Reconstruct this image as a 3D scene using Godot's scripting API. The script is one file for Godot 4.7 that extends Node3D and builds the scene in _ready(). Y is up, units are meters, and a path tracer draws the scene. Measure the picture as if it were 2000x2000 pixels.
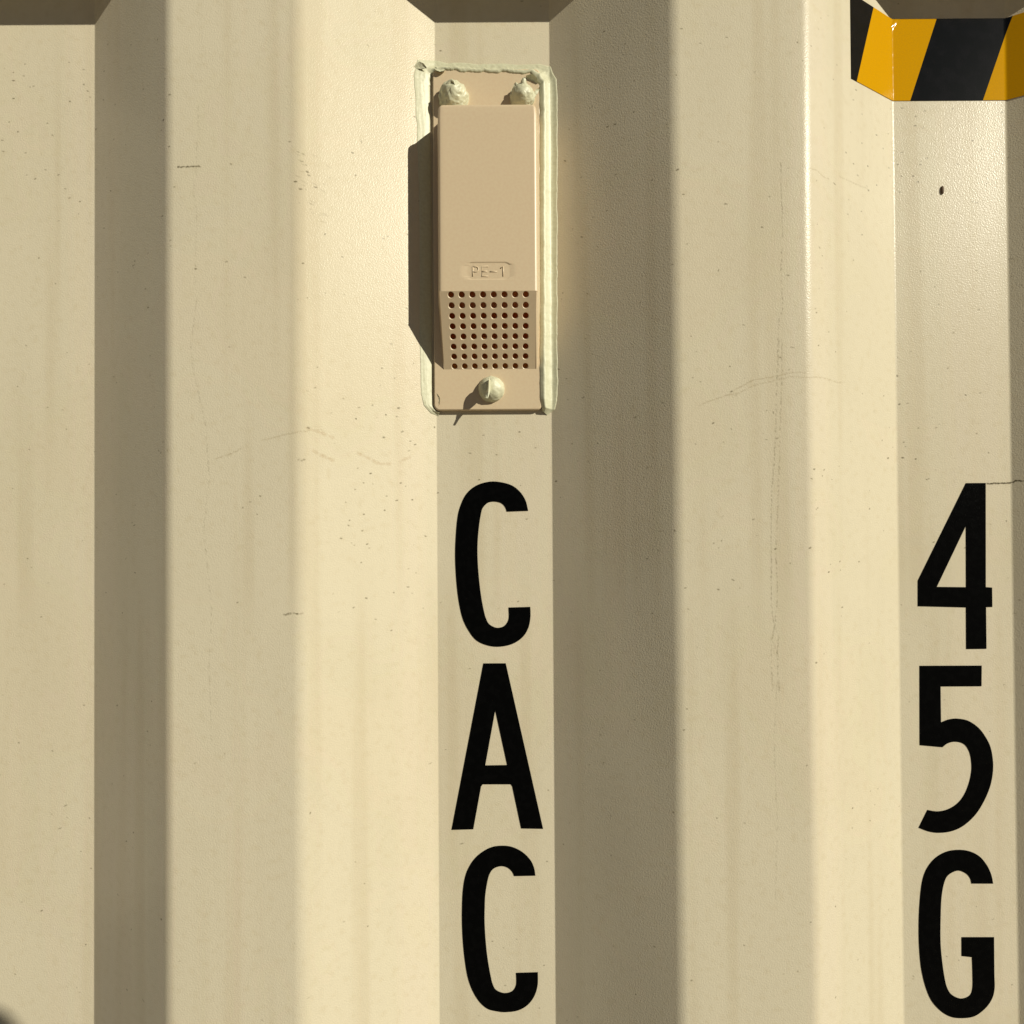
extends Node3D
# A stretch of a corrugated container wall with a small plastic air vent, stuck-on letters and a hazard strip.
# All shapes are given in millimetres; MM turns them into metres. The flat bottom of the wall's channels lies at z = 0.

const MM := 0.001
const RAIL := 332.7          # underside of the top rail
const TEX := 2048
const SPAN := 0.80           # metres of unrolled wall that one texture covers

var prof_s := PackedFloat32Array()   # unrolled length
var prof_x := PackedFloat32Array()
var prof_z := PackedFloat32Array()
var prof_nx := PackedFloat32Array()
var prof_nz := PackedFloat32Array()
var waves := FastNoiseLite.new()
var grain := FastNoiseLite.new()
var taken := {}

func _ready():
	# camera, sky, sun, exposure
	var cam := Camera3D.new()
	cam.name = "camera"
	cam.position = Vector3(11.197, 0, 354.56) * MM
	cam.rotation = Vector3(0.009444, 0, -0.005972)
	cam.fov = 82.288
	cam.near = 0.01
	cam.far = 3000
	add_child(cam)
	cam.current = true
	var env := Environment.new()
	env.background_mode = Environment.BG_SKY
	var sky_mat := ProceduralSkyMaterial.new()
	sky_mat.sky_top_color = Color(0.30, 0.40, 0.56)
	sky_mat.sky_horizon_color = Color(0.66, 0.66, 0.62)
	sky_mat.sky_curve = 0.12
	sky_mat.ground_bottom_color = Color(0.30, 0.27, 0.22)
	sky_mat.ground_horizon_color = Color(0.50, 0.47, 0.42)
	sky_mat.sun_angle_max = 12.0
	var sky := Sky.new()
	sky.sky_material = sky_mat
	env.sky = sky
	env.background_energy_multiplier = 0.33
	env.tonemap_mode = Environment.TONE_MAPPER_LINEAR
	env.tonemap_exposure = 1.0
	env.sdfgi_enabled = true
	env.ssao_enabled = true
	env.ssil_enabled = true
	var we := WorldEnvironment.new()
	we.name = "world_environment"
	we.environment = env
	add_child(we)
	var sun := DirectionalLight3D.new()
	sun.name = "sun"
	sun.light_energy = 1.6
	sun.light_color = Color(1.0, 0.98, 0.906)
	sun.light_angular_distance = 0.5
	sun.shadow_enabled = true
	add_child(sun)
	sun.look_at_from_position(Vector3(1.30, 0.84, 1.0), Vector3.ZERO)

	waves.seed = 11
	waves.noise_type = FastNoiseLite.TYPE_SIMPLEX_SMOOTH
	waves.frequency = 0.011
	waves.fractal_octaves = 2
	grain.seed = 5
	grain.noise_type = FastNoiseLite.TYPE_SIMPLEX_SMOOTH
	grain.frequency = 0.5
	grain.fractal_octaves = 3
	make_profile()
	# the large structure
	ground()
	container_wall()
	# the things on the wall
	air_vent()
	hazard_sticker()
	letters()
	speck_thing()
	timber_post()

# ---------------------------------------------------------------- bookkeeping
func numbered(called: String) -> String:
	var n: int = taken.get(called, 0)
	taken[called] = n + 1
	return called if n == 0 else "%s_%03d" % [called, n]

func tag(o: Node, label: String, category := "", group := "", kind := "") -> void:
	if label != "": o.set_meta("label", label)
	if category != "": o.set_meta("category", category)
	if group != "": o.set_meta("group", group)
	if kind != "": o.set_meta("kind", kind)

func thing(called: String, at: Vector3) -> Node3D:
	var o := Node3D.new()
	o.name = numbered(called)
	o.position = at * MM
	add_child(o, true)
	return o

func part(called: String, mesh: Mesh, mat: Material, parent: Node) -> MeshInstance3D:
	var o := MeshInstance3D.new()
	o.name = numbered(called) if parent == self else called
	o.mesh = mesh
	o.material_override = mat
	o.cast_shadow = GeometryInstance3D.SHADOW_CASTING_SETTING_ON
	parent.add_child(o, true)
	# shapes are given in the wall's own millimetres: take the parents' places off again
	var off := Vector3.ZERO
	var p := parent
	while p is Node3D and p != self:
		off += (p as Node3D).position
		p = p.get_parent()
	o.position = -off
	return o

# ---------------------------------------------------------------- mesh helpers
func mm(x: float, y: float, z: float) -> Vector3:
	return Vector3(x, y, z) * MM

# nu x nv points of a callable f(i, j) -> Vector3 in mm, joined to one smooth sheet
func sheet(nu: int, nv: int, f: Callable, flip := false, st: SurfaceTool = null) -> SurfaceTool:
	var t := SurfaceTool.new()
	t.begin(Mesh.PRIMITIVE_TRIANGLES)
	t.set_smooth_group(0)
	for j in nv:
		for i in nu:
			var p: Vector3 = f.call(i, j)
			t.set_uv(Vector2(p.x, -p.y) * 0.01)
			t.add_vertex(p * MM)
	for j in nv - 1:
		for i in nu - 1:
			var a := j * nu + i
			var b := a + 1
			var c := a + nu
			var d := c + 1
			var q := [a, c, b, b, c, d] if flip else [a, b, c, b, d, c]
			for k in q: t.add_index(k)
	t.generate_normals()
	return t

func joined(list: Array) -> ArrayMesh:
	var st := SurfaceTool.new()
	st.begin(Mesh.PRIMITIVE_TRIANGLES)
	for l in list:
		if l is SurfaceTool: (l as SurfaceTool).index()
		st.append_from(l if l is Mesh else (l as SurfaceTool).commit(), 0, Transform3D.IDENTITY)
	return st.commit()

func quad(st: SurfaceTool, a: Vector3, b: Vector3, c: Vector3, d: Vector3) -> void:
	# a, b, c, d clockwise as seen from the front, in mm
	for p in [a, b, c, a, c, d]:
		st.set_uv(Vector2(p.x, -p.y) * 0.01)
		st.add_vertex(p * MM)

func flat_tool() -> SurfaceTool:
	var st := SurfaceTool.new()
	st.begin(Mesh.PRIMITIVE_TRIANGLES)
	st.set_smooth_group(-1)
	return st

# a tapering tube through points (mm)
func tube(pts: Array, radii: Array, sides := 14) -> SurfaceTool:
	var n := pts.size()
	var f := func(i: int, j: int) -> Vector3:
		var a: Vector3 = pts[maxi(j - 1, 0)]
		var b: Vector3 = pts[mini(j + 1, n - 1)]
		var d := (b - a).normalized()
		var u := d.cross(Vector3(0.3, 0.9, 0.2)).normalized()
		var v := d.cross(u)
		var ang := TAU * i / sides
		return (pts[j] as Vector3) + (u * cos(ang) + v * sin(ang)) * (radii[j] as float)
	return sheet(sides + 1, n, f, true)

# points with an optional third number 1 = corner; smooth curves between corners
func outline(list: Array) -> PackedVector2Array:
	var n := list.size()
	var out := PackedVector2Array()
	for k in n:
		var a: Array = list[k]
		var b: Array = list[(k + 1) % n]
		var p1 := Vector2(a[0], a[1])
		var p2 := Vector2(b[0], b[1])
		out.append(p1)
		if a.size() > 2 and b.size() > 2: continue
		var za: Array = list[(k - 1 + n) % n]
		var zb: Array = list[(k + 2) % n]
		var p0 := Vector2(za[0], za[1]) if a.size() == 2 else p1 - (p2 - p1) * 0.3
		var p3 := Vector2(zb[0], zb[1]) if b.size() == 2 else p2 + (p2 - p1) * 0.3
		for m in range(1, 6): out.append(p1.cubic_interpolate(p2, p0, p3, m / 6.0))
	return out

func plate(polys: Array, z0: float, z1: float) -> ArrayMesh:
	var st := flat_tool()
	for poly: PackedVector2Array in polys:
		var idx := Geometry2D.triangulate_polygon(poly)
		for k in range(0, idx.size(), 3):
			var a := poly[idx[k]]
			var b := poly[idx[k + 1]]
			var c := poly[idx[k + 2]]
			if (b - a).cross(c - a) > 0:
				var t := b
				b = c
				c = t
			for p in [a, b, c]:
				st.set_uv(Vector2(p.x, -p.y) * 0.01)
				st.add_vertex(mm(p.x, p.y, z1))
		var ccw := not Geometry2D.is_polygon_clockwise(poly)
		for k in poly.size():
			var p := poly[k]
			var q := poly[(k + 1) % poly.size()]
			if not ccw:
				var t2 := p
				p = q
				q = t2
			quad(st, Vector3(p.x, p.y, z0), Vector3(p.x, p.y, z1), Vector3(q.x, q.y, z1), Vector3(q.x, q.y, z0))
	st.generate_normals()
	return st.commit()

# ---------------------------------------------------------------- the wall's profile
func make_profile() -> void:
	# bends left to right: x, z, bending radius; measured in the frame, regular beyond it
	var bends := []
	for k in range(-4, -1): bends.append_array(one_rib(k * 278.0))
	bends.append_array([[-313.1, 0.0, 3.0], [-241.4, 0.0, 2.0], [-175.7, 36.0, 14.0], [-104.1, 36.0, 17.0], [-34.1, 0.0, 1.6], [35.6, 0.0, 1.6],
		[101.6, 36.0, 14.0], [174.3, 36.0, 14.0], [244.4, 0.0, 4.5], [313.4, 0.0, 3.5], [380.9, 36.0, 10.0], [453.1, 36.0, 10.0]])
	for k in range(2, 6): bends.append_array(one_rib(k * 278.0))
	var pts := PackedVector2Array()
	for k in range(1, bends.size() - 1):
		var b := Vector2(bends[k][0], bends[k][1])
		var a := Vector2(bends[k - 1][0], bends[k - 1][1])
		var c := Vector2(bends[k + 1][0], bends[k + 1][1])
		var d0 := (b - a).normalized()
		var d1 := (c - b).normalized()
		var ang := d0.angle_to(d1)
		var r: float = bends[k][2]
		var cut := r * tan(absf(ang) / 2.0)
		var start := b - d0 * cut
		var side := signf(ang)
		var centre := start + d0.orthogonal() * -r * side
		var near := absf(b.x) < 420.0
		var steps := 12 if near else 4
		var inner := 8 if near else 1
		if pts.size() > 0:
			var last := pts[pts.size() - 1]
			for m in range(1, inner + 1): pts.append(last.lerp(start, m / float(inner)))
		else: pts.append(start)
		for m in range(1, steps + 1): pts.append(centre + (start - centre).rotated(ang * m / steps))
	var s := 0.0
	for k in pts.size():
		if k > 0: s += pts[k].distance_to(pts[k - 1])
		prof_s.append(s)
		prof_x.append(pts[k].x)
		prof_z.append(pts[k].y)
	# measure the unrolled length from x = 0
	var zero := 0.0
	for k in range(1, pts.size()):
		if prof_x[k - 1] <= 0.0 and prof_x[k] > 0.0:
			zero = lerpf(prof_s[k - 1], prof_s[k], -prof_x[k - 1] / (prof_x[k] - prof_x[k - 1]))
	for k in pts.size(): prof_s[k] -= zero
	for k in pts.size():
		var t := pts[mini(k + 1, pts.size() - 1)] - pts[maxi(k - 1, 0)]
		if k > 0 and k < pts.size() - 1:
			t = (pts[k + 1] - pts[k]).normalized() + (pts[k] - pts[k - 1]).normalized()
		t = t.normalized()
		prof_nx.append(-t.y)
		prof_nz.append(t.x)

func one_rib(c: float) -> Array:
	return [[c - 35.0, 0.0, 2.0], [c + 35.0, 0.0, 2.0], [c + 103.0, 36.0, 10.0], [c + 175.0, 36.0, 10.0]]

func place(s: float) -> Array:      # x, z, normal x, normal z at the unrolled length s
	var k := clampi(prof_s.bsearch(s), 1, prof_s.size() - 1)
	var t := clampf((s - prof_s[k - 1]) / maxf(prof_s[k] - prof_s[k - 1], 1e-6), 0, 1)
	return [lerpf(prof_x[k - 1], prof_x[k], t), lerpf(prof_z[k - 1], prof_z[k], t), lerpf(prof_nx[k - 1], prof_nx[k], t), lerpf(prof_nz[k - 1], prof_nz[k], t)]

func wall_z(x: float) -> float:
	var k := clampi(prof_x.bsearch(x), 1, prof_x.size() - 1)
	return lerpf(prof_z[k - 1], prof_z[k], clampf((x - prof_x[k - 1]) / maxf(prof_x[k] - prof_x[k - 1], 1e-6), 0, 1))

# ---------------------------------------------------------------- materials
func noise_image(size: int, freq: float, octaves: int, sd: int, h := 0) -> Image:
	var n := FastNoiseLite.new()
	n.noise_type = FastNoiseLite.TYPE_SIMPLEX_SMOOTH
	n.seed = sd
	n.frequency = freq
	n.fractal_octaves = octaves
	return n.get_seamless_image(size, h if h > 0 else size)

var peel_cache := {}
func peel(strength: float, freq := 0.17, sd := 3, size := 1024) -> ImageTexture:
	var key := "%s %s %s" % [strength, freq, sd]
	if key in peel_cache: return peel_cache[key]
	var im := noise_image(size, freq, 2, sd)
	im.bump_map_to_normal_map(strength)
	im.generate_mipmaps()
	peel_cache[key] = ImageTexture.create_from_image(im)
	return peel_cache[key]

func tint_over(base: Image, noise: Image, col: Color, low: float, high: float, most: float) -> void:
	# lays one colour over the base wherever the noise is high
	var w := noise.get_width()
	var h := noise.get_height()
	noise.convert(Image.FORMAT_L8)
	var src := noise.get_data()
	var data := PackedByteArray()
	data.resize(w * h * 4)
	var r := col.r8
	var g := col.g8
	var b := col.b8
	for k in w * h:
		var v := smoothstep(low, high, src[k] / 255.0) * most
		data[k * 4] = r
		data[k * 4 + 1] = g
		data[k * 4 + 2] = b
		data[k * 4 + 3] = int(v * 255.0)
	var over := Image.create_from_data(w, h, false, Image.FORMAT_RGBA8, data)
	over.resize(base.get_width(), base.get_height(), Image.INTERPOLATE_CUBIC)
	base.blend_rect(over, Rect2i(0, 0, base.get_width(), base.get_height()), Vector2i.ZERO)

func tpos(s: float, y: float) -> Vector2:
	return Vector2((s * MM + SPAN / 2) / SPAN * TEX, (SPAN / 2 - y * MM) / SPAN * TEX)

# a soft short stroke on a texture: centre, half length and half width in pixels
func dab(im: Image, c: Vector2, hl: float, hw: float, ang: float, col: Color, a: float) -> void:
	var r := int(ceil(maxf(hl, hw) + 1.5))
	var d := Vector2.from_angle(ang)
	for j in range(-r, r + 1):
		for i in range(-r, r + 1):
			var px := int(c.x) + i
			var py := int(c.y) + j
			if px < 0 or py < 0 or px >= TEX or py >= TEX: continue
			var q := Vector2(px + 0.5, py + 0.5) - c
			var e := Vector2(q.dot(d) / (hl + 0.5), q.cross(d) / (hw + 0.5)).length()
			var k := clampf((1.25 - e) * 2.0, 0, 1) * a
			if k > 0.0: im.set_pixel(px, py, im.get_pixel(px, py).lerp(col, k))

func stroke(im: Image, list: Array, wid: float, col: Color, a: float, rng: RandomNumberGenerator, broken := 0.0) -> void:
	for k in list.size() - 1:
		var p := tpos(list[k][0], list[k][1])
		var q := tpos(list[k + 1][0], list[k + 1][1])
		var n := maxi(int(p.distance_to(q) / 1.6), 1)
		for m in n:
			if rng.randf() < broken: continue
			var c := p.lerp(q, (m + 0.5) / n) + Vector2(rng.randf_range(-0.7, 0.7), rng.randf_range(-0.7, 0.7))
			dab(im, c, 1.2, wid * rng.randf_range(0.5, 1.2), (q - p).angle(), col, a * rng.randf_range(0.4, 1.0))

func wall_material() -> StandardMaterial3D:
	var rng := RandomNumberGenerator.new()
	rng.seed = 77
	var base := Color(0.801, 0.763, 0.667)
	var im := Image.create(TEX, TEX, false, Image.FORMAT_RGBA8)
	im.fill(base)
	tint_over(im, noise_image(256, 0.012, 4, 21), Color(0.77, 0.722, 0.605), 0.45, 0.75, 0.22)
	tint_over(im, noise_image(256, 0.02, 4, 22), Color(0.835, 0.79, 0.69), 0.5, 0.8, 0.22)
	tint_over(im, noise_image(512, 0.06, 3, 23, 16), Color(0.73, 0.675, 0.56), 0.55, 0.85, 0.28)   # rain streaks
	tint_over(im, noise_image(512, 0.02, 3, 24, 8), Color(0.83, 0.78, 0.69), 0.5, 0.8, 0.35)
	tint_over(im, noise_image(512, 0.25, 3, 25), Color(0.74, 0.685, 0.57), 0.6, 0.9, 0.25)           # fine dirt
	var dirt := Color(0.22, 0.19, 0.12)
	var brown := Color(0.55, 0.42, 0.28)
	# many faint nicks, dense near the bends
	for k in 1500:
		var s := rng.randf_range(-330, 345)
		var y := rng.randf_range(-330, 320)
		var keep := 0.35 + 0.65 * smoothstep(-0.1, 0.5, waves.get_noise_2d(s * 1.5 + 900, y * 1.5))
		if s < -110 and s > -185: keep *= 0.25
		if y < -60: keep *= 0.5
		if rng.randf() > keep: continue
		var big := rng.randf()
		dab(im, tpos(s, y), rng.randf_range(0.3, 1.6) + (1.2 if big > 0.93 else 0.0), rng.randf_range(0.15, 0.5), rng.randf_range(-0.5, 0.5) if rng.randf() < 0.8 else rng.randf_range(-1.5, 1.5), dirt, rng.randf_range(0.1, 0.45))
	var dots := [[-117.8, 206.3], [-113.2, 200.8], [-110.7, 200.2], [-111.3, 195.9], [-109.1, 194.4], [-108.5, 190.8], [-107.7, 189.1], [-112.1, 180.5], [-114.7, 184.4], [-110.9, 139.9], [-84.0, 208.3], [-82.3, 195.8], [-152.4, 140.5], [-142.3, 131.9], [-183.1, 152.6], [-189.5, 167.2], [-183.9, 204.4], [-188.5, 220.0], [-104.1, 183.4], [-169.2, 136.8], [-108.3, 49.8], [-82.5, 56.7], [-57.7, 64.7], [-65.3, 60.2], [-58.8, 59.6], [-55.5, 51.0], [-50.6, 45.6], [-47.7, 43.8], [-51.5, 39.9], [-66.6, 47.0], [-81.6, 28.6], [-74.3, 25.8], [-78.3, 20.4], [-83.1, 16.5], [-65.0, 12.9], [-59.0, 10.4], [-49.6, 10.9], [-66.2, 4.6], [-78.2, 2.3], [-86.3, -1.0], [-79.1, -7.0], [-83.6, -15.1], [-61.0, -43.3], [-52.4, -40.6], [-84.1, -50.3], [-104.7, 72.2], [-77.0, -45.5], [-35.5, 54.9], [114.9, 176.0], [138.0, 170.6], [222.0, 147.1], [230.3, 163.6], [236.8, 191.3], [187.9, 113.8], [188.7, 111.6], [190.2, 93.7], [230.0, 177.2], [226.9, 197.5], [223.1, 203.3], [111.8, 189.7], [204.8, 92.0], [164.8, 42.3], [163.2, -17.9], [188.0, 4.2], [185.3, -80.1], [196.8, -31.2], [182.1, -17.5], [185.5, 25.4], [140.1, 67.9], [132.0, -39.7], [268.9, 67.8], [263.9, 67.3], [313.0, 73.9], [304.2, 72.6], [286.0, 52.9], [262.8, 84.5], [265.5, 34.8], [273.4, 34.0], [281.1, 22.0], [258.1, 40.9], [253.1, 34.2], [-274.7, 279.1], [-296.3, 264.5], [-274.2, 255.0], [-289.0, 213.3], [-295.3, 207.7], [-305.8, 236.6], [-314.8, 224.7], [-302.3, 270.9], [-287.9, 241.7], [-308.6, 273.1], [-308.6, 268.1], [-308.5, 257.1], [-311.1, 242.7], [-261.9, 257.6], [-265.7, 265.4], [-265.8, 274.6], [-248.7, 269.6], [-249.5, 252.6], [-207.7, 244.0], [-188.4, 220.1], [-183.6, 232.7], [-183.9, 204.1], [-268.0, 193.7], [-281.1, 210.1], [-274.4, 195.9], [-257.8, 237.4], [226.3, 247.3], [223.7, 240.7], [281.5, 246.0], [276.0, 242.8], [275.6, 237.0], [310.3, 227.8], [267.3, 220.8], [282.5, 217.1], [301.1, 213.3], [266.8, 206.2], [273.9, 206.2], [276.8, 202.7], [231.2, 217.6], [251.9, 220.3], [216.3, 207.9], [245.5, 226.6], [245.1, 196.5], [265.6, 196.5], [318.7, 201.5], [312.4, 189.8], [331.7, 216.9], [236.6, 205.6], [264.7, 213.4], [278.5, 213.3], [268.0, 247.9], [298.7, 247.4], [328.6, 244.9], [237.1, 191.3], [-235.2, 14.9], [-201.0, -125.2], [-120.4, -52.1], [-114.6, -51.5], [-18.8, 148.7], [38.2, 21.7], [234.4, 3.8], [185.6, -79.9], [215.5, -165.7], [223.9, -26.6], [-190.6, -218.0], [-192.9, 38.1], [97.9, 187.5], [76.7, 225.7], [16.0, 51.8], [25.6, 42.1], [56.0, 70.5], [-284.8, 234.5], [-205.6, 130.0], [-203.0, 119.0]]
	for d in dots:
		dab(im, tpos(d[0], d[1]), rng.randf_range(0.7, 2.0), rng.randf_range(0.3, 0.7), rng.randf_range(-0.45, 0.35), dirt, rng.randf_range(0.2, 0.55))
	# hairline cracks in the paint of the raised ribs
	for l in [[[166.2, 95.8], [165.2, 79.6], [164.2, 54.3], [163.5, 37.1], [162.4, 24.0], [161.5, 10.8], [160.9, -6.3], [160.9, -26.4], [160.6, -36.5], [160.8, -49.6], [161.6, -57.6], [162.0, -61.7], [160.7, -66.7], [160.4, -73.7], [160.6, -84.7], [161.0, -94.8]], [[167.9, 95.8], [167.6, 72.5], [166.1, 42.1], [165.8, 27.0], [164.8, 8.8], [164.1, -9.3], [163.3, -18.4], [164.1, -39.5], [163.4, -51.6], [162.1, -60.6], [163.7, -62.7], [164.5, -65.7], [163.7, -73.7], [163.8, -84.8], [164.7, -94.8]], [[168.4, 193.4], [168.4, 183.0], [168.5, 171.9], [168.9, 165.5], [168.8, 162.0], [169.1, 155.6], [168.8, 152.1]], [[168.3, 145.7], [167.7, 131.2], [168.7, 114.4], [166.6, 107.4], [166.0, 100.5], [165.5, 87.7]]]: stroke(im, l, 0.3, dirt, 0.17, rng, 0.45)
	for l in [[[163.5, -59.4], [160.6, -66.6], [164.2, -76.6], [161.4, -122.4], [162.7, -168.1], [161.1, -208.0]], [[-167.7, 226.5], [-167.7, 209.5], [-168.6, 203.7], [-168.5, 193.2], [-170.3, 179.8], [-168.5, 167.0], [-169.2, 143.8], [-169.7, 128.1]], [[-168.6, 121.4], [-172.1, 92.5], [-170.3, 80.9], [-164.0, 51.9], [-162.0, 23.0], [-164.9, -5.8], [-160.7, -49.0], [-162.1, -77.7], [-160.8, -120.6]]]: stroke(im, l, 0.3, dirt, 0.09, rng, 0.55)
	stroke(im, [[-179.3, 192.8], [-172.6, 192.9], [-166.5, 193.0]], 0.45, dirt, 0.55, rng)
	# long arcs where something swung against the wall
	for l in [[[122.4, 60.6], [136.5, 65.6], [144.6, 67.3], [151.8, 71.0], [161.9, 73.3], [172.0, 75.8], [181.1, 75.4], [192.3, 76.3], [205.1, 75.1], [212.7, 75.5]], [[141.6, 68.6], [151.8, 74.1], [163.9, 76.0], [172.0, 78.0], [181.1, 78.0]], [[-158.5, 32.8], [-149.9, 35.8], [-144.6, 38.4]], [[-134.0, 42.6], [-124.7, 44.9], [-114.1, 47.2], [-105.1, 48.6], [-101.2, 49.0]], [[182.5, 190.2], [189.1, 190.8], [197.2, 188.5], [202.8, 188.5]], [[210.3, 192.5], [225.8, 192.0], [235.8, 192.0]]]: stroke(im, l, 0.5, Color(0.45, 0.38, 0.26), 0.14, rng, 0.25)
	for l in [[[-109.6, 50.0], [-106.4, 48.6], [-101.2, 47.5], [-94.7, 44.9]], [[-106.4, 37.5], [-101.3, 35.0], [-94.7, 32.3]], [[-81.9, 37.3], [-75.7, 34.8], [-69.3, 31.5], [-62.2, 31.8]], [[-57.1, 33.0], [-54.1, 34.9], [-50.4, 36.2]]]: stroke(im, l, 2.2, brown, 0.11, rng, 0.1)
	for l in [[[-114.4, 32.1], [-112.1, 32.0], [-109.6, 32.3]], [[-122.2, -51.8], [-116.9, -51.2], [-113.6, -51.6], [-111.4, -51.3]]]: stroke(im, l, 0.8, dirt, 0.3, rng, 0.3)
	stroke(im, [[316.3, 18.7], [324.2, 18.9], [331.2, 19.3], [331.9, 19.7], [333.1, 20.4], [335.5, 20.1], [337.3, 20.4]], 0.6, dirt, 0.85, rng)
	# scuffs by the bend left of the vent
	for k in 26: dab(im, tpos(rng.randf_range(-114, -96), rng.randf_range(165, 202)), rng.randf_range(1, 5), 0.3, rng.randf_range(0.0, 0.4), dirt, 0.10)
	im.generate_mipmaps()
	var m := StandardMaterial3D.new()
	m.albedo_texture = ImageTexture.create_from_image(im)
	m.roughness = 0.32
	m.metallic_specular = 0.26
	m.normal_enabled = true
	m.normal_scale = 0.29
	var nm := noise_image(TEX, 0.42, 2, 31)
	nm.bump_map_to_normal_map(1.0)
	nm.generate_mipmaps()
	m.normal_texture = ImageTexture.create_from_image(nm)
	return m

func plain(col: Color, rough: float, peel_strength := 0.0, scale := 60.0, freq := 0.1) -> StandardMaterial3D:
	var m := StandardMaterial3D.new()
	m.albedo_color = col
	m.roughness = rough
	if peel_strength > 0.0:
		m.normal_enabled = true
		m.normal_texture = peel(peel_strength, freq)
		m.uv1_triplanar = true
		m.uv1_scale = Vector3.ONE * (1000.0 / scale)     # one repeat every «scale» mm
	return m

func mottled(a: Color, b: Color, rough: float, freq: float, sd: int, scale: float, bump := 0.0, bump_freq := 0.1) -> StandardMaterial3D:
	var m := plain(Color.WHITE, rough, bump, scale, bump_freq)
	var im := Image.create(512, 512, false, Image.FORMAT_RGBA8)
	im.fill(a)
	tint_over(im, noise_image(512, freq, 5, sd), b, 0.3, 0.8, 1.0)
	im.generate_mipmaps()
	m.albedo_texture = ImageTexture.create_from_image(im)
	m.uv1_triplanar = true
	m.uv1_scale = Vector3.ONE * (1000.0 / scale)
	return m

# ---------------------------------------------------------------- ground and wall
func ground() -> void:
	var pm := PlaneMesh.new()
	pm.size = Vector2(1200, 1200)
	var o := part("ground", pm, mottled(Color(0.56, 0.52, 0.46), Color(0.46, 0.43, 0.38), 0.95, 0.02, 4, 3000.0), self)
	o.position = Vector3(0, -1.9, 0)
	tag(o, "pale concrete yard in front of the container", "", "", "structure")

func container_wall() -> void:
	var root := thing("container_wall", Vector3(0, -1890, 0))
	tag(root, "cream painted corrugated steel wall of a shipping container in low sun", "container wall", "", "structure")
	var mat := wall_material()
	# rows close together inside the frame, wide apart below it
	var rows := PackedFloat32Array([-1800, -1500, -1200, -900, -700, -550, -450])
	var y := -400.0
	while y < RAIL + 20.0:
		rows.append(y)
		y += 6.0
	var nu := prof_s.size()
	var nv := rows.size()
	var v := PackedVector3Array()
	var nn := PackedVector3Array()
	var tg := PackedFloat32Array()
	var uv := PackedVector2Array()
	var idx := PackedInt32Array()
	for j in nv:
		for i in nu:
			var s := prof_s[i]
			v.append(mm(prof_x[i], rows[j], prof_z[i]))
			# the sheet is never quite flat: a little oil-canning in its normals
			var e := 2.0
			var h0 := waves.get_noise_2d(s, rows[j] * 0.25)
			var dx := (waves.get_noise_2d(s + e, rows[j] * 0.25) - h0) / e
			var dy := (waves.get_noise_2d(s, rows[j] * 0.25 + e) - h0) / e * 0.25
			var t := Vector3(prof_nz[i], 0, -prof_nx[i])
			var n := (Vector3(prof_nx[i], 0, prof_nz[i]) - t * dx * 0.35 - Vector3.UP * dy * 0.35).normalized()
			nn.append(n)
			tg.append_array([t.x, t.y, t.z, 1.0])
			uv.append(Vector2((s * MM + SPAN / 2) / SPAN, (SPAN / 2 - rows[j] * MM) / SPAN))
	for j in nv - 1:
		for i in nu - 1:
			var a := j * nu + i
			idx.append_array([a, a + nu, a + 1, a + 1, a + nu, a + nu + 1])
	var arr := []
	arr.resize(Mesh.ARRAY_MAX)
	arr[Mesh.ARRAY_VERTEX] = v
	arr[Mesh.ARRAY_NORMAL] = nn
	arr[Mesh.ARRAY_TANGENT] = tg
	arr[Mesh.ARRAY_TEX_UV] = uv
	arr[Mesh.ARRAY_INDEX] = idx
	var am := ArrayMesh.new()
	am.add_surface_from_arrays(Mesh.PRIMITIVE_TRIANGLES, arr)
	part("corrugated_sheet", am, mat, root)
	# square top rail and bottom rail with rounded edges
	var paint := mottled(Color(0.80, 0.757, 0.643), Color(0.76, 0.71, 0.60), 0.45, 0.02, 41, 300.0, 1.0)
	part("top_rail", bar(-1150, 1400, RAIL, RAIL + 62, -24, 38.5, 3.0), paint, root)
	part("bottom_rail", bar(-1150, 1400, -1890, -1790, -40, 38.5, 4.0), paint, root)

func bar(x0: float, x1: float, y0: float, y1: float, z0: float, z1: float, r: float) -> ArrayMesh:
	# a rounded square tube along x
	var ring := PackedVector2Array()
	for c in [[y1 - r, z1 - r, 0], [y1 - r, z0 + r, 1], [y0 + r, z0 + r, 2], [y0 + r, z1 - r, 3]]:
		for k in 5:
			var a: float = (c[2] + k / 4.0) * PI / 2
			ring.append(Vector2(c[0], c[1]) + corner(a) * r)
	var n := ring.size()
	var st := sheet(2, n + 1, func(i: int, j: int) -> Vector3:
		var p := ring[j % n]
		return Vector3(x1 if i else x0, p.x, p.y))
	var ends := flat_tool()
	for x in [x0, x1]:
		for k in range(1, n - 1):
			for p in [ring[0], ring[k], ring[k + 1]]:
				ends.set_uv(p * 0.01)
				ends.add_vertex(mm(x, p.x, p.y))
	ends.generate_normals()
	return joined([st, ends])

func corner(a: float) -> Vector2:
	# (y, z) on a unit circle, starting at +z and turning towards +y, then -z, then -y
	return Vector2(sin(a), cos(a))

# ---------------------------------------------------------------- the air vent
const HOOD := 24.2
const PLATE := 3.2

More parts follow.
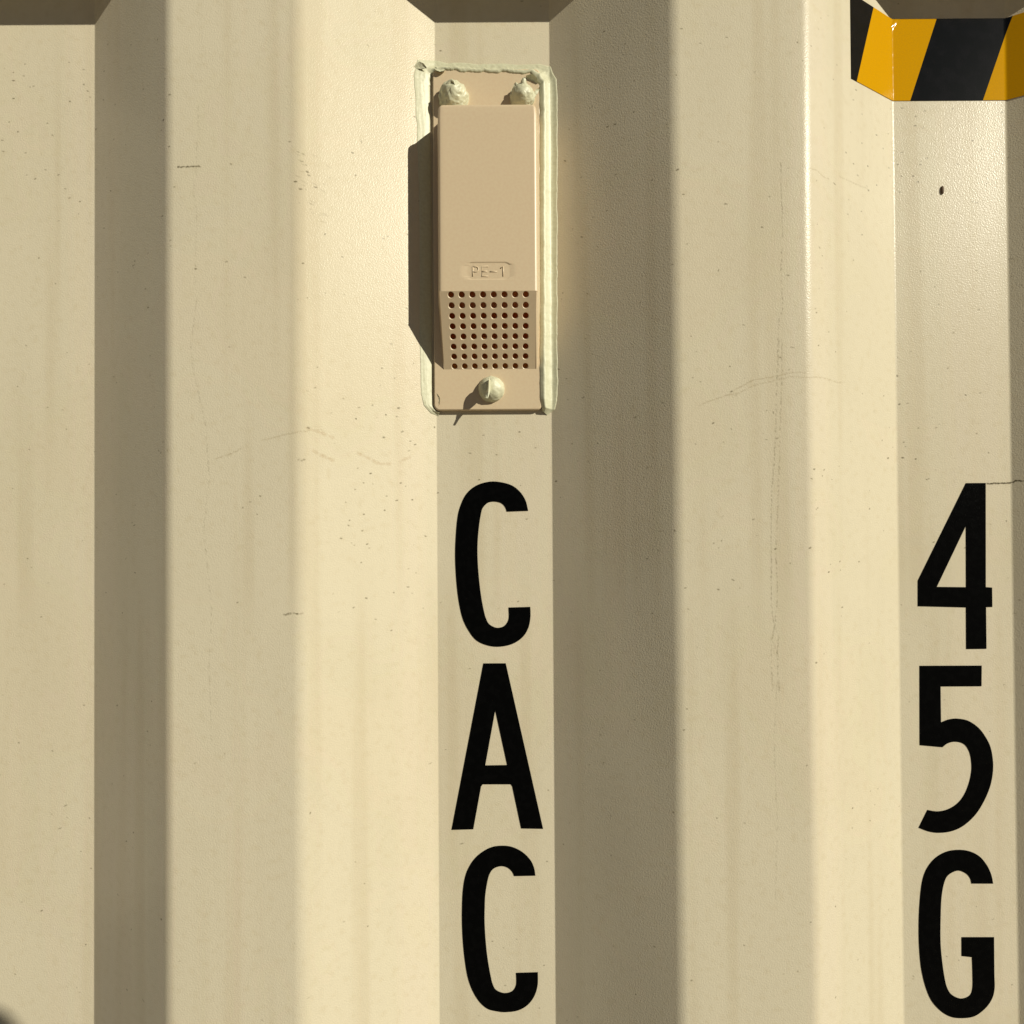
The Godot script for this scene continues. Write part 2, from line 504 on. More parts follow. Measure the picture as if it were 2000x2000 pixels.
func air_vent() -> void:
	var root := thing("air_vent", Vector3(-2, 64.5, 0))
	tag(root, "beige plastic air vent cover with a grid of round holes, sealed into the middle channel", "vent")
	var plastic := mottled(Color(0.838, 0.757, 0.632), Color(0.826, 0.743, 0.616), 0.36, 0.05, 51, 60.0, 0.35, 0.25)
	plastic.backlight_enabled = true
	plastic.backlight = Color(0.46, 0.25, 0.09)
	# base plate with rounded corners and eased edges
	part("base_plate", base_plate(), plastic, root)
	# hood
	var cover := part("cover", hood(), plastic, root)
	part("raised_lettering", raised_letters(), plastic, cover)
	part("grille", grille(), plastic, root)
	var mesh_mat := mottled(Color(0.80, 0.54, 0.24), Color(0.70, 0.45, 0.18), 0.95, 0.2, 55, 12.0)
	part("filter_pad", filter_pad(), mesh_mat, root)
	# sealant
	var seal := mottled(Color(0.778, 0.77, 0.66), Color(0.74, 0.73, 0.615), 0.46, 0.03, 61, 40.0, 0.35, 0.05)
	part("sealant_bead", sealant(), seal, root)
	for f in flaps(): part("sealant_flap", f, seal, root)
	part("sealant_cap", cap_left(), seal, root)
	part("sealant_cap", cap_right(), seal, root)
	part("sealant_cap", cap_bottom(), seal, root)

func base_plate() -> ArrayMesh:
	var x0 := -35.3
	var x1 := 29.7
	var y0 := 64.7
	var y1 := 271.0
	var r := 3.0
	var ring := PackedVector2Array()
	for c in [[x1 - r, y1 - r, 0], [x0 + r, y1 - r, 1], [x0 + r, y0 + r, 2], [x1 - r, y0 + r, 3]]:
		for k in 7:
			var a: float = (c[2] + k / 6.0) * PI / 2
			ring.append(Vector2(c[0], c[1]) + Vector2(cos(a), sin(a)) * r)
	var n := ring.size()
	var mid := Vector2((x0 + x1) / 2, (y0 + y1) / 2)
	var zs := [-0.5, PLATE - 0.7, PLATE - 0.2, PLATE]
	var ins := [0.0, 0.0, 0.2, 0.7]
	var side := sheet(n + 1, 4, func(i: int, j: int) -> Vector3:
		var p := ring[i % n]
		var q := p - (p - mid).sign() * (ins[j] as float)
		return Vector3(q.x, q.y, zs[j]), true)
	var top := PackedVector2Array()
	for p in ring: top.append(p - (p - mid).sign() * 0.7)
	var st := flat_tool()
	# the plate is open under the grille
	var gap := PackedVector2Array([Vector2(-26.5, 89.3), Vector2(23.4, 89.3), Vector2(23.4, 126.0), Vector2(-26.5, 126.0)])
	for poly: PackedVector2Array in pierced(top, gap, -2.0):
		var idx := Geometry2D.triangulate_polygon(poly)
		for k in range(0, idx.size(), 3):
			var t := [poly[idx[k]], poly[idx[k + 1]], poly[idx[k + 2]]]
			if ((t[1] as Vector2) - t[0]).cross((t[2] as Vector2) - t[0]) > 0: t.reverse()
			for p in t:
				st.set_uv(p * 0.01)
				st.add_vertex(mm(p.x, p.y, PLATE))
	for k in 4:
		var p := gap[k]
		var q := gap[(k + 1) % 4]
		quad(st, Vector3(p.x, p.y, PLATE), Vector3(p.x, p.y, 0), Vector3(q.x, q.y, 0), Vector3(q.x, q.y, PLATE))
	st.generate_normals()
	return joined([side, st])

# depth of the stamped pocket that frames the lettering
func pocket(x: float, y: float) -> float:
	var c := Vector2(-1.5, 139.8)
	var half := 8.9
	var q := Vector2(maxf(absf(x - c.x) - half, 0.0), y - c.y)
	return -0.38 * smoothstep(5.05, 4.55, q.length())

func hood() -> ArrayMesh:
	var out := []
	# across: left wall, rounded edge, front, rounded edge, right wall
	var r := 2.0
	var xs := PackedFloat32Array()
	var rows := []
	# [y, height of the front face]; the top face leans and is rounded into the front
	for k in 9:
		var a := PI / 2 * k / 8.0
		rows.append([235.5 - 2.6 + 2.6 * cos(a) , HOOD - 2.6 + 2.6 * sin(a)])
	rows.push_front([242.2, PLATE])
	var y := 229.0
	while y > 148.0:
		rows.append([y, HOOD])
		y -= 4.0
	y = 146.5
	while y > 131.5:
		rows.append([y, HOOD])
		y -= 0.25
	rows.append([131.0, HOOD])
	rows.append([128.5, HOOD])
	rows.append([128.3, HOOD])
	var front := PackedFloat32Array()
	var x := -28.0
	front.append(x)
	while x < 25.0:
		x += 0.25 if x > -14.0 and x < 10.6 else 2.0
		front.append(minf(x, 24.9))
	var nf := front.size()
	var side := 8
	var nu := nf + side * 2
	var f := func(i: int, j: int) -> Vector3:
		var yy: float = rows[j][0]
		var h: float = rows[j][1]
		var rr := minf(r, maxf(h - PLATE, 0.01) * 0.5)
		# the corners at the top are rounded when seen from the front
		var up := clampf((yy - 230.5) / 5.0, 0, 1)
		var narrow := 2.6 * (1.0 - sqrt(1.0 - up * up * 0.96)) if up > 0.0 else 0.0
		var xl := -29.8 + narrow
		var xr := 26.7 - narrow
		var p: Vector3
		if i < side:
			if i == 0: p = Vector3(-32.4 + narrow * 0.8, yy, PLATE - 0.3)
			else:
				var a := PI / 2 * (i - 1) / float(side - 2)
				p = Vector3(xl + rr - rr * cos(a), yy, h - rr + rr * sin(a))
		elif i >= side + nf:
			var q := i - side - nf
			if q == side - 1: p = Vector3(29.0 - narrow * 0.8, yy, PLATE - 0.3)
			else:
				var a2 := PI / 2 * (1.0 - q / float(side - 2))
				p = Vector3(xr - rr + rr * cos(a2), yy, h - rr + rr * sin(a2))
		else:
			var t := (front[i - side] + 28.0) / 52.9
			p = Vector3(lerpf(xl + rr, xr - rr, t), yy, h)
			if h >= HOOD and yy < 148.0: p.z += pocket(p.x, yy)
		if j == 0: p.z = PLATE - 0.3
		return p
	out.append(sheet(nu, rows.size(), f))
	# drafted side walls beside the grille
	var st := flat_tool()
	var b := 89.2
	quad(st, Vector3(-32.4, 128.3, PLATE - 0.3), Vector3(-29.8, 128.3, HOOD - 1.6), Vector3(-29.2, b, PLATE + 0.1), Vector3(-29.6, b, PLATE - 0.3))
	quad(st, Vector3(-29.8, 128.3, HOOD - 1.6), Vector3(-29.0, 128.3, HOOD - 0.1), Vector3(-29.0, b, PLATE), Vector3(-29.2, b, PLATE + 0.1))
	quad(st, Vector3(26.7, 128.3, HOOD - 1.6), Vector3(29.0, 128.3, PLATE - 0.3), Vector3(27.0, b, PLATE - 0.3), Vector3(26.4, b, PLATE + 0.1))
	quad(st, Vector3(25.6, 128.3, HOOD - 0.1), Vector3(26.7, 128.3, HOOD - 1.6), Vector3(26.4, b, PLATE + 0.1), Vector3(26.0, b, PLATE))
	st.generate_normals()
	out.append(st)
	return joined(out)

func raised_letters() -> ArrayMesh:
	# strokes standing on the floor of the pocket
	var z := HOOD - 0.38
	var strokes := []
	var y0 := 136.7
	var y1 := 142.3
	strokes.append([Vector2(-10.2, y0), Vector2(-10.2, y1)])
	var bowl := [Vector2(-10.2, y1), Vector2(-8.6, y1)]
	for k in 9:
		var a := PI / 2 - PI * k / 8.0
		bowl.append(Vector2(-8.5 + cos(a) * 1.5, y1 - 1.5 + sin(a) * 1.5))
	bowl.append(Vector2(-10.2, y1 - 3.0))
	strokes.append(bowl)
	strokes.append([Vector2(-1.5, y1), Vector2(-5.0, y1), Vector2(-5.0, y0), Vector2(-1.5, y0)])
	strokes.append([Vector2(-5.0, y1 - 2.8), Vector2(-2.0, y1 - 2.8)])
	strokes.append([Vector2(-0.4, y1 - 2.9), Vector2(3.5, y1 - 2.9)])
	strokes.append([Vector2(5.6, y1 - 1.0), Vector2(7.0, y1), Vector2(7.0, y0)])
	var list := []
	for s in strokes:
		var pts := []
		var rad := []
		for p in s:
			pts.append(Vector3(p.x, p.y, z - 0.06))
			rad.append(0.4)
		pts.push_front(pts[0])
		pts.append(pts[pts.size() - 1])
		rad.push_front(0.02)
		rad.append(0.02)
		list.append(tube(pts, rad, 10))
	return joined(list)

func grille() -> ArrayMesh:
	# a sloping plate with 8 x 8 real holes
	var top := Vector3(0, 128.3, HOOD)
	var bot := Vector3(0, 89.2, PLATE)
	var down := bot - top
	var length := down.length()
	down /= length
	var n := Vector3(0, -down.z, down.y).normalized()
	if n.z < 0: n = -n
	var at := func(u: float, v: float, d: float) -> Vector3:
		return Vector3(u, top.y, top.z) + down * v + n * d
	var pu := 6.07
	var pv := 5.8
	var u0 := -22.75
	var v0 := 2.0
	var st := SurfaceTool.new()
	st.begin(Mesh.PRIMITIVE_TRIANGLES)
	st.set_smooth_group(-1)
	var seg := 24
	for j in 8:
		for i in 8:
			var cu := u0 + pu * i
			var cv := v0 + pv * j
			var ua := cu - pu / 2 if i > 0 else -29.0
			var ub := cu + pu / 2 if i < 7 else 25.8
			var va := cv - pv / 2 if j > 0 else 0.0
			var vb := cv + pv / 2 if j < 7 else length
			var angles := []
			for k in seg: angles.append(TAU * k / seg)
			for c in [Vector2(ua, va), Vector2(ub, va), Vector2(ub, vb), Vector2(ua, vb)]:
				angles.append(fposmod(atan2(c.y - cv, c.x - cu), TAU))
			angles.sort()
			var m := angles.size()
			for k in m:
				var ring := []
				for a: float in [angles[k], angles[(k + 1) % m]]:
					var d := Vector2(cos(a), sin(a))
					var reach := 1e9
					if d.x > 1e-6: reach = minf(reach, (ub - cu) / d.x)
					if d.x < -1e-6: reach = minf(reach, (ua - cu) / d.x)
					if d.y > 1e-6: reach = minf(reach, (vb - cv) / d.y)
					if d.y < -1e-6: reach = minf(reach, (va - cv) / d.y)
					var e := Vector2(cu, cv) + d * reach
					ring.append([at.call(e.x, e.y, 0.0), at.call(cu + d.x * 1.95, cv + d.y * 1.95, 0.0), at.call(cu + d.x * 1.7, cv + d.y * 1.7, -0.25), at.call(cu + d.x * 1.62, cv + d.y * 1.62, -1.9)])
				for w in 3: quad(st, ring[0][w], ring[1][w], ring[1][w + 1], ring[0][w + 1])
	st.generate_normals()
	return st.commit()

func filter_pad() -> ArrayMesh:
	# dark foam in the opening of the base plate, behind the grille
	var st := flat_tool()
	var a := [Vector3(-26.4, 89.4, 0.1), Vector3(-26.4, 89.4, 0.9), Vector3(-26.4, 125.9, 0.9), Vector3(-26.4, 125.9, 0.1)]
	var b := []
	for p: Vector3 in a: b.append(Vector3(23.3, p.y, p.z))
	for k in 4:
		var n := (k + 1) % 4
		quad(st, a[k], a[n], b[n], b[k])
	quad(st, a[3], a[2], a[1], a[0])
	quad(st, b[0], b[1], b[2], b[3])
	st.generate_normals()
	return st.commit()

# ---------------------------------------------------------------- sealant
func sealant() -> ArrayMesh:
	# stations round the plate: inner edge x, y; outer edge x, y; height of the bead; how far it laps over the plate
	var st := [
		[-32.0, 64.0, -33.0, 61.6, 1.2, 0.3], [-34.6, 65.2, -37.5, 63.2, 2.0, 0.4], [-36.0, 68.0, -41.6, 67.5, 1.8, 0.0], [-36.2, 74.0, -43.0, 74.0, 1.2, 0.0], [-36.4, 110.0, -43.8, 110.0, 1.1, 0.0], [-36.2, 170.0, -43.6, 170.0, 1.1, 0.0],
		[-36.4, 220.0, -44.2, 220.0, 1.2, 0.0], [-36.8, 245.0, -45.4, 244.0, 1.3, 0.0], [-36.8, 262.0, -46.2, 264.0, 1.6, 0.0], [-35.6, 268.0, -44.6, 276.0, 2.0, 0.2], [-32.6, 269.6, -34.0, 279.0, 2.0, 1.0], [-24.0, 269.8, -25.5, 277.6, 1.9, 1.0],
		[-6.0, 268.6, -6.0, 276.8, 1.8, 1.0], [12.0, 268.2, 12.5, 276.4, 2.0, 1.0], [23.0, 267.6, 29.5, 276.6, 1.8, 1.0], [27.4, 265.0, 36.6, 274.8, 1.7, 1.0], [29.0, 260.0, 40.2, 266.0, 1.6, 1.0], [29.2, 245.0, 40.6, 246.0, 1.6, 1.0],
		[28.8, 200.0, 40.2, 200.0, 1.5, 1.0], [28.6, 150.0, 39.8, 150.0, 1.5, 1.0], [28.4, 110.0, 39.6, 110.0, 1.5, 1.0], [28.0, 80.0, 39.6, 79.0, 1.7, 1.0], [28.2, 71.0, 39.2, 70.0, 2.2, 1.0], [29.4, 66.0, 37.6, 65.0, 2.4, 0.8], [30.0, 64.0, 33.0, 61.8, 1.2, 0.3]]
	var dist := PackedFloat32Array([0.0])
	for k in range(1, st.size()):
		var a := Vector2(st[k - 1][0] + st[k - 1][2], st[k - 1][1] + st[k - 1][3]) / 2
		var b := Vector2(st[k][0] + st[k][2], st[k][1] + st[k][3]) / 2
		dist.append(dist[k - 1] + a.distance_to(b))
	var total := dist[dist.size() - 1]
	var nt := int(total / 0.55)
	var nw := 22
	var ridge := FastNoiseLite.new()
	ridge.seed = 8
	ridge.frequency = 0.35
	ridge.fractal_octaves = 3
	var edge := FastNoiseLite.new()
	edge.seed = 9
	edge.frequency = 0.16
	edge.fractal_octaves = 3
	var f := func(i: int, j: int) -> Vector3:
		var d := total * j / float(nt - 1)
		var k := clampi(dist.bsearch(d), 1, dist.size() - 1)
		var t := (d - dist[k - 1]) / (dist[k] - dist[k - 1])
		t = smoothstep(0.0, 1.0, t) * 0.5 + t * 0.5
		var e := []
		for q in 6: e.append(lerpf(st[k - 1][q], st[k][q], t))
		var inner := Vector2(e[0], e[1])
		var outer := Vector2(e[2], e[3])
		var dir := (outer - inner).normalized()
		var top_run := 1.0 if d > dist[8] and d < dist[16] else 0.25   # the top run is the roughest
		inner += dir * edge.get_noise_2d(d * 0.7, 0) * 1.5 * top_run
		outer += dir * edge.get_noise_2d(d * 0.4, 50) * 0.9 * (0.4 + 0.6 * top_run)
		var w := i / float(nw - 1)
		var p := inner.lerp(outer, w)
		var lap: float = e[5]
		var wz := wall_z(p.x)
		var right := 0.55 * smoothstep(dist[14], dist[16], d)     # the right run is a fuller bead
		var inside := lap * (1.0 - smoothstep(lerpf(0.05, 0.3, right), lerpf(0.6, 1.0, right), w))
		var base := lerpf(wz, maxf(PLATE, wz), inside)
		var body := pow(sin(PI * clampf(w, 0.0, 1.0)), 0.55)
		# a tooled bead: a proud lip by the plate, then a smooth skin running out on to the sheet
		var lip := exp(-pow((w - 0.24) / 0.13, 2.0)) * 0.9 * lap
		var z: float = base + (e[4] as float) * body * lerpf(0.62 - 0.38 * w, 0.5 + 0.2 * w, right) + lip * body
		z += ridge.get_noise_2d(d * 0.12, w * 14.0) * 0.10 * body + ridge.get_noise_2d(d * 0.8, w * 9.0 + 40) * 0.16 * body * top_run
		if i == 0: z = base - 0.4 - (1.0 if lap < 0.5 else 0.0)
		if i == nw - 1: z = wz - 0.5
		return Vector3(p.x, p.y, z)
	return joined([sheet(nw, nt, f, true)])

func flake(c: Vector3, along: Vector2, length: float, width: float, lift: float, sd: int) -> ArrayMesh:
	# a thin torn skin of sealant: stuck down on one side, curling up on the other
	var a := along.normalized()
	var side := Vector2(-a.y, a.x)
	var f := func(i: int, j: int, back: float) -> Vector3:
		var u := i / 12.0 * 2.0 - 1.0
		var v := j / 6.0
		var w := width * (1.0 - u * u * 0.85) * v
		var p := Vector2(c.x, c.y) + a * u * length / 2 + side * (w + grain.get_noise_2d(u * 4 + sd, v) * 0.5)
		return Vector3(p.x, p.y, c.z + lift * v * v * (1.0 - 0.6 * u * u) + grain.get_noise_2d(u * 5, v * 4 + sd) * 0.3 - back)
	var front := sheet(13, 7, func(i: int, j: int) -> Vector3: return f.call(i, j, 0.0))
	var rear := sheet(13, 7, func(i: int, j: int) -> Vector3: return f.call(i, j, 0.35), true)
	return joined([front, rear])

func flaps() -> Array:
	return [flake(Vector3(-38.6, 254, 2.2), Vector2(0.1, 1), 24, 3.4, 0.6, 1), flake(Vector3(-42.4, 269.5, 5.6), Vector2(1, 0.1), 8, 3.2, 1.2, 2), flake(Vector3(-30.5, 270.5, 4.2), Vector2(1, -0.1), 7, -2.6, 1.3, 3),
		flake(Vector3(-33.4, 71.0, 3.0), Vector2(-0.15, 1), 8, -1.8, 0.7, 4), flake(Vector3(24.5, 263.5, 3.3), Vector2(1, -0.55), 8, 2.3, 2.4, 6),
		flake(Vector3(27.2, 254.5, 3.3), Vector2(0.6, 1), 9, 1.8, 1.5, 7), flake(Vector3(13.0, 259.5, 3.2), Vector2(0.5, 1), 6, -2.4, 0.9, 8)]

# a blob of sealant over a rivet: c = centre of its foot, apex = its peak
func blob(c: Vector2, r: float, apex: Vector3, round_off: float, sd: int, rough: float, crease := -1.0) -> SurfaceTool:
	var nu := 56
	var nv := 30
	var f := func(i: int, j: int) -> Vector3:
		var a := TAU * (i % nu) / nu
		var t := j / float(nv - 1)                       # 0 at the foot, 1 at the peak
		var foot := Vector3(c.x + cos(a) * r, c.y + sin(a) * r, PLATE - 0.4)
		var axis := Vector3(c.x, c.y, PLATE).lerp(apex, t)
		var w := pow(1.0 - t * t, round_off)            # 0.5 = a dome, more = a cone
		var p := Vector3(axis.x + cos(a) * r * w, axis.y + sin(a) * r * w, lerpf(PLATE - 0.4, apex.z, t))
		var n := Vector3(cos(a), sin(a), 0.5).normalized()
		var g := grain.get_noise_3d(p.x * 0.45 + sd * 31.0, p.y * 0.45, p.z * 0.45) * rough + grain.get_noise_3d(p.x * 1.3 + sd * 7.0, p.y * 1.3, p.z * 1.3) * rough * 0.35
		if crease >= 0.0:
			var off := absf(angle_difference(a, crease))
			g -= 1.1 * exp(-off * off * 14.0) * smoothstep(0.1, 0.7, t)
		return p + n * g * smoothstep(0.0, 0.15, t) * (1.0 - t * 0.5) if j < nv - 1 else apex
	return sheet(nu + 1, nv, f, false)

func cap_left() -> ArrayMesh:
	var hook := tube([Vector3(-24.8, 255.4, 10.0), Vector3(-23.9, 257.2, 11.2), Vector3(-22.6, 257.5, 12.0), Vector3(-21.5, 256.4, 12.4), Vector3(-21.0, 255.0, 12.2)], [2.0, 1.4, 0.9, 0.55, 0.15], 12)
	return joined([blob(Vector2(-22.4, 252.2), 9.0, Vector3(-22.8, 254.0, 12.4), 0.56, 1, 1.5, PI * 1.22), hook])

func cap_right() -> ArrayMesh:
	var peak := tube([Vector3(19.6, 255.6, 8.6), Vector3(19.6, 258.0, 10.2), Vector3(20.0, 259.2, 10.8), Vector3(20.3, 260.0, 10.8)], [2.2, 1.7, 1.1, 0.3], 12)
	var tear := tube([Vector3(16.2, 256.5, 7.0), Vector3(15.2, 258.0, 8.0), Vector3(14.9, 259.0, 8.3)], [1.6, 1.1, 0.2], 10)
	return joined([blob(Vector2(18.9, 252.6), 7.4, Vector3(18.9, 252.8, 12.0), 0.5, 2, 1.1), peak, tear])

func cap_bottom() -> ArrayMesh:
	# a smooth dome with a thin tail pulled out towards the front and drooping
	var dome := blob(Vector2(-0.6, 77.0), 7.9, Vector3(-0.8, 77.4, 9.8), 0.5, 3, 0.6)
	var front := [[69.2, 15.9], [71.2, 15.8], [73.4, 15.7], [76.5, 15.4], [79.5, 15.3], [81.5, 14.4], [82.4, 12.4]]
	var back := [[69.4, 15.8], [71.7, 14.6], [73.2, 13.2], [73.7, 10.5], [75.0, 7.5], [78.0, 6.5], [81.2, 7.0]]
	var list := [dome]
	for s in [1.0, -1.0]:
		list.append(sheet(13, 31, func(i: int, j: int) -> Vector3:
			var q := j / 30.0 * 6.0
			var k := mini(int(q), 5)
			var f := q - k
			var w := i / 12.0
			var y0: float = lerpf(back[k][0], back[k + 1][0], f)
			var z0: float = lerpf(back[k][1], back[k + 1][1], f)
			var y1: float = lerpf(front[k][0], front[k + 1][0], f)
			var z1: float = lerpf(front[k][1], front[k + 1][1], f)
			var end := sin(PI * clampf(0.08 + 0.9 * j / 30.0, 0.0, 1.0))
			var half := (1.35 - 0.9 * w) * sqrt(maxf(1.0 - pow(w, 6.0), 0.0)) * pow(end, 0.6) * (1.0 if i > 0 else 0.6)
			var bend := -2.3 + 0.7 * sin(w * 2.2) + 0.5 * pow(1.0 - j / 30.0, 3.0) * -2.0
			return Vector3(bend + s * half, lerpf(y0, y1, w), lerpf(z0, z1, w) + grain.get_noise_2d(w * 3.0, j * 0.2) * 0.2), s > 0))
	return joined(list)

# ---------------------------------------------------------------- the hazard strip
func hazard_sticker() -> void:
	var root := thing("hazard_sticker", Vector3(278, 252, 0))
	tag(root, "yellow and black striped warning strip across the right channel under the top rail", "sticker")
	var yellow := mottled(Color(0.79, 0.58, 0.015), Color(0.765, 0.56, 0.05), 0.12, 0.12, 71, 80.0, 0.1, 0.12)
	var black := mottled(Color(0.07, 0.072, 0.073), Color(0.085, 0.088, 0.09), 0.13, 0.012, 72, 80.0, 0.1, 0.12)
	# stripe borders: unrolled length at the strip's top and bottom edges
	yellow.metallic_specular = 0.22
	black.metallic_specular = 0.3
	var borders := [[221.6, 221.6], [243.6, 226.6], [289.3, 272.6], [334.7, 316.9], [379.5, 362.0], [383.0, 383.0]]
	for k in borders.size() - 1:
		var m := black if k % 2 == 0 else yellow
		part("black_stripe" if k % 2 == 0 else "yellow_stripe", stripe(borders[k], borders[k + 1]), m, root)

func stripe(l: Array, r: Array) -> ArrayMesh:
	var nu := 90
	var nv := 60
	var at := func(i: int, j: int, lift: float) -> Vector3:
		var v := j / float(nv - 1)                    # 0 at the bottom, 1 at the top
		var s := lerpf(lerpf(l[1], l[0], v), lerpf(r[1], r[0], v), i / float(nu - 1))
		var y := lerpf(252.3, 302.4, v)
		var p := place(s)
		# trapped air by the left fold and small wrinkles along it
		var q := Vector2(s - 262.5, y - 298.6)
		var blister := exp(-pow(q.dot(Vector2(0.62, 0.78)) / 2.6, 2.0) - pow(q.dot(Vector2(0.78, -0.62)) / 0.9, 2.0)) * 0.55
		blister += exp(-pow((s - 262.2) / 1.5, 2.0)) * maxf(waves.get_noise_2d(s * 4.0, y * 14.0), 0.0) * 0.10
		if lift > 0.0: lift += blister
		return Vector3(p[0] + p[2] * lift, y, p[1] + p[3] * lift)
	var face := sheet(nu, nv, func(i: int, j: int) -> Vector3: return at.call(i, j, 0.3), true)
	var rim := sheet(2, (nu + nv) * 2, func(i: int, j: int) -> Vector3:
		var a := 0
		var b := 0
		if j < nu: a = j
		elif j < nu + nv:
			a = nu - 1
			b = j - nu
		elif j < nu * 2 + nv:
			a = nu * 2 + nv - 1 - j
			b = nv - 1
		else: b = nu * 2 + nv * 2 - 1 - j
		return at.call(a, b, 0.3 if i == 0 else -0.1))
	return joined([face, rim])

# ---------------------------------------------------------------- letters
func letters() -> void:
	var vinyl := mottled(Color(0.02, 0.02, 0.02), Color(0.03, 0.03, 0.03), 0.25, 0.03, 81, 90.0, 1.0, 0.12)
	vinyl.metallic_specular = 0.13
	var c_up := [[21.0, 4.0, 1], [19.5, 10.2], [16.0, 15.7], [10.3, 19.9], [1.0, 21.9], [-6.4, 21.0], [-12.2, 18.4], [-16.7, 14.0], [-19.6, 8.2], [-21.6, 1.2], [-22.8, -10.4], [-23.3, -23.2], [-22.7, -37.3], [-21.5, -48.8], [-19.3, -59.7], [-16.1, -67.0], [-11.4, -73.4], [-5.3, -76.7], [2.3, -77.9], [11.0, -76.3], [17.4, -72.0], [20.8, -66.3], [22.0, -59.9], [21.9, -54.0, 1], [8.8, -54.3, 1], [8.8, -61.1], [6.3, -65.2], [1.8, -66.5], [-2.7, -64.5], [-4.8, -61.0], [-6.2, -55.9], [-7.7, -47.6], [-8.9, -37.3], [-9.7, -25.8], [-9.7, -15.6], [-8.8, -5.3], [-7.3, 3.6], [-5.8, 6.8], [-2.9, 9.2], [0.9, 9.7], [4.8, 8.7], [7.0, 6.4], [8.1, 3.6, 1]]
	var c_low := [[24.0, -215.4, 1], [23.2, -210.7], [21.0, -206.0], [16.3, -201.3], [10.4, -198.3], [4.5, -197.4], [-2.3, -198.2], [-8.5, -201.4], [-13.2, -205.8], [-16.5, -211.1], [-18.4, -216.3], [-19.6, -223.3], [-20.1, -230.4], [-20.3, -240.3], [-20.1, -249.1], [-19.4, -259.6], [-18.0, -270.8], [-16.3, -278.4], [-13.4, -285.4], [-9.6, -291.0], [-4.9, -294.8], [1.0, -296.3], [5.7, -296.7], [12.8, -295.8], [18.7, -292.6], [22.8, -287.4], [24.9, -280.9], [25.1, -273.1, 1], [12.0, -273.4, 1], [12.0, -280.3], [9.6, -284.2], [4.9, -285.4], [0.2, -283.7], [-1.9, -280.5], [-3.3, -274.9], [-5.0, -265.0], [-6.1, -254.5], [-6.7, -243.3], [-6.6, -234.6], [-6.2, -226.9], [-5.0, -219.3], [-3.5, -214.1], [-0.9, -210.9], [3.6, -209.6], [7.4, -210.6], [10.0, -213.0], [11.2, -215.6, 1]]
	var five := [[256.6, -90.9, 1], [294.0, -91.0, 1], [293.7, -103.4, 1], [269.0, -103.4, 1], [269.0, -125.0, 1], [273.6, -123.3], [278.9, -122.8], [285.4, -124.1], [291.3, -128.1], [295.3, -133.2], [298.5, -139.6], [299.9, -147.3], [299.9, -154.4], [298.2, -163.2], [294.2, -172.5], [288.8, -180.7], [281.6, -187.1], [274.5, -190.3], [267.1, -191.2], [260.9, -190.4], [254.8, -188.1, 1], [260.2, -177.5, 1], [266.1, -178.4], [272.3, -177.2], [278.3, -173.6], [282.5, -168.4], [285.5, -161.3], [287.0, -154.3], [287.0, -148.4], [286.0, -143.1], [283.7, -139.0], [280.5, -137.1], [276.4, -136.7], [272.5, -137.8], [269.7, -139.9, 1], [256.1, -138.6, 1]]
	var gee := [[299.1, -221.8, 1], [298.1, -216.6], [295.6, -210.9], [291.1, -205.4], [284.9, -202.3], [278.0, -201.5], [271.1, -202.6], [264.7, -206.1], [259.8, -211.8], [257.1, -218.0], [255.6, -226.0], [254.5, -238.0], [254.1, -249.4], [254.3, -260.7], [255.3, -272.1], [257.7, -282.9], [261.3, -291.5], [267.0, -297.8], [273.2, -301.2], [280.1, -301.9], [287.0, -300.7], [293.3, -296.2], [297.4, -290.6], [299.1, -284.3], [299.1, -275.2], [299.2, -253.8, 1], [279.8, -253.7, 1], [279.7, -264.9, 1], [285.9, -265.6, 1], [286.1, -275.2], [285.9, -284.2], [284.0, -288.5], [278.8, -290.3], [273.4, -287.9], [270.6, -283.6], [269.0, -276.8], [267.6, -265.4], [267.0, -255.1], [267.3, -240.9], [268.0, -229.5], [269.7, -221.0], [272.3, -216.4], [277.8, -213.9], [282.4, -215.3], [285.2, -218.2], [286.2, -221.7, 1]]
	var a_out := [[-6.6, -87.9, 1], [6.9, -87.9, 1], [28.8, -187.4, 1], [15.6, -187.1, 1], [10.4, -161.9, 1], [9.5, -160.6, 1], [-7.4, -160.5, 1], [-8.4, -161.8, 1], [-13.2, -187.4, 1], [-26.3, -187.7, 1]]
	var a_in := [[0.4, -116.1, 1], [7.4, -149.1, 1], [-5.8, -149.2, 1]]
	var four := [[286.0, 19.2, 1], [297.9, 19.2, 1], [297.1, -43.7, 1], [300.9, -44.0, 1], [300.9, -55.7, 1], [297.1, -55.8, 1], [297.0, -80.9, 1], [284.9, -81.0, 1], [285.1, -55.9, 1], [256.0, -55.0, 1], [256.2, -39.5, 1]]
	var four_in := [[285.7, -6.4, 1], [285.3, -43.7, 1], [267.5, -43.4, 1]]
	character("letter_c", [outline(c_up)], vinyl, "black letter C directly below the air vent, above the letter A")
	character("letter_a", pierced(outline(a_out), outline(a_in), 0.5), vinyl, "black letter A between the two letters C")
	character("letter_c", [outline(c_low)], vinyl, "black letter C at the bottom of the middle channel, under the A")
	character("numeral_four", pierced(outline(four), outline(four_in), 280.0), vinyl, "black numeral 4 in the right channel, above the 5")
	character("numeral_five", [outline(five)], vinyl, "black numeral 5 in the right channel, between the 4 and the G")
	character("letter_g", [outline(gee)], vinyl, "black letter G at the bottom of the right channel")

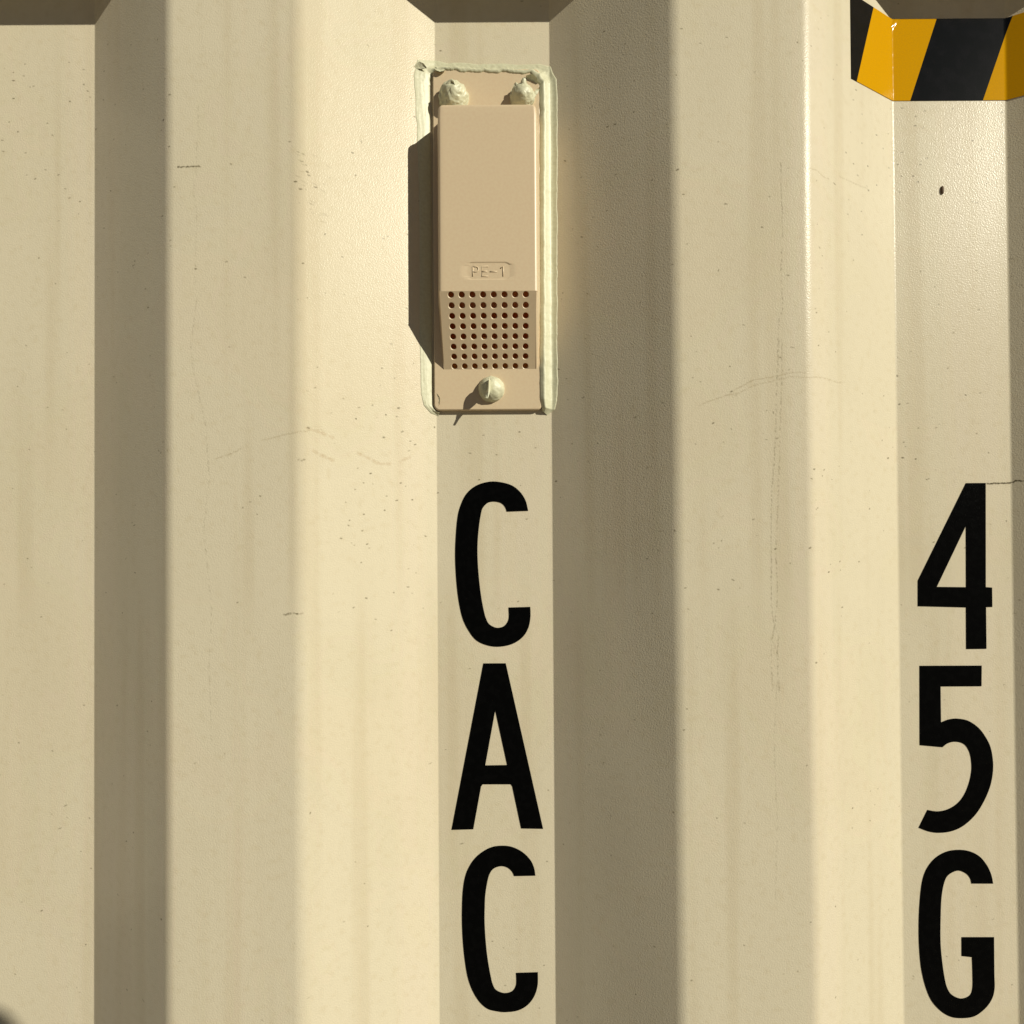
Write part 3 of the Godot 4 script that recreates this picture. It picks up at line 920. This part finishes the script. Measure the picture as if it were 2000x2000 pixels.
func pierced(outer: PackedVector2Array, hole: PackedVector2Array, x: float) -> Array:
	# cut through the counter, so that each half is a simple shape
	var out := []
	for half in [PackedVector2Array([Vector2(x - 500, -500), Vector2(x, -500), Vector2(x, 500), Vector2(x - 500, 500)]), PackedVector2Array([Vector2(x, -500), Vector2(x + 500, -500), Vector2(x + 500, 500), Vector2(x, 500)])]:
		for piece in Geometry2D.intersect_polygons(outer, half): out.append_array(Geometry2D.clip_polygons(piece, hole))
	return out

func character(called: String, polys: Array, mat: Material, label: String) -> void:
	var low := Vector2(1e9, 1e9)
	var high := -low
	for poly: PackedVector2Array in polys:
		for p in poly:
			low = low.min(p)
			high = high.max(p)
	var o := part(called, plate(polys, -0.05, 0.25), mat, self)
	tag(o, label, "numeral" if called.begins_with("numeral") else "letter", "black vinyl characters down the channels")

# ---------------------------------------------------------------- small things
func speck_thing() -> void:
	var f := func(i: int, j: int) -> Vector3:
		var a := TAU * i / 14.0
		var t := j / 10.0 * 2.0 - 1.0
		var w := sqrt(maxf(1.0 - t * t, 0.0))
		return Vector3(273.9 + cos(a) * 0.95 * w, 197.4 + t * 2.7, 0.35 + sin(a) * 0.75 * w)
	var seed_mat := mottled(Color(0.46, 0.36, 0.24), Color(0.25, 0.18, 0.11), 0.7, 0.05, 91, 8.0)
	var o := part("seed_husk", sheet(15, 11, f).commit(), seed_mat, self)
	tag(o, "tiny brown seed husk stuck to the right channel below the striped strip", "husk")

func timber_post() -> void:
	# stands behind the camera, towards the sun: only its rounded shadow reaches the lower left corner
	var k := 470.0
	var r := 43.0
	var c := Vector3(-354.0 + 1.30 * k, 0, k)
	var top := -345.0 + 0.84 * k
	var f := func(i: int, j: int) -> Vector3:
		var a := TAU * i / 32.0
		if j == 0: return Vector3(c.x + cos(a) * r, -1900, c.z + sin(a) * r)
		var t := (j - 1) / 10.0 * PI / 2
		return Vector3(c.x + cos(a) * r * cos(t), top + sin(t) * r, c.z + sin(a) * r * cos(t))
	var wood := mottled(Color(0.45, 0.40, 0.33), Color(0.33, 0.28, 0.22), 0.9, 0.05, 95, 200.0)
	var o := part("timber_post", sheet(33, 12, f).commit(), wood, self)
	tag(o, "round-topped grey timber post whose shadow falls in the lower left corner", "post")
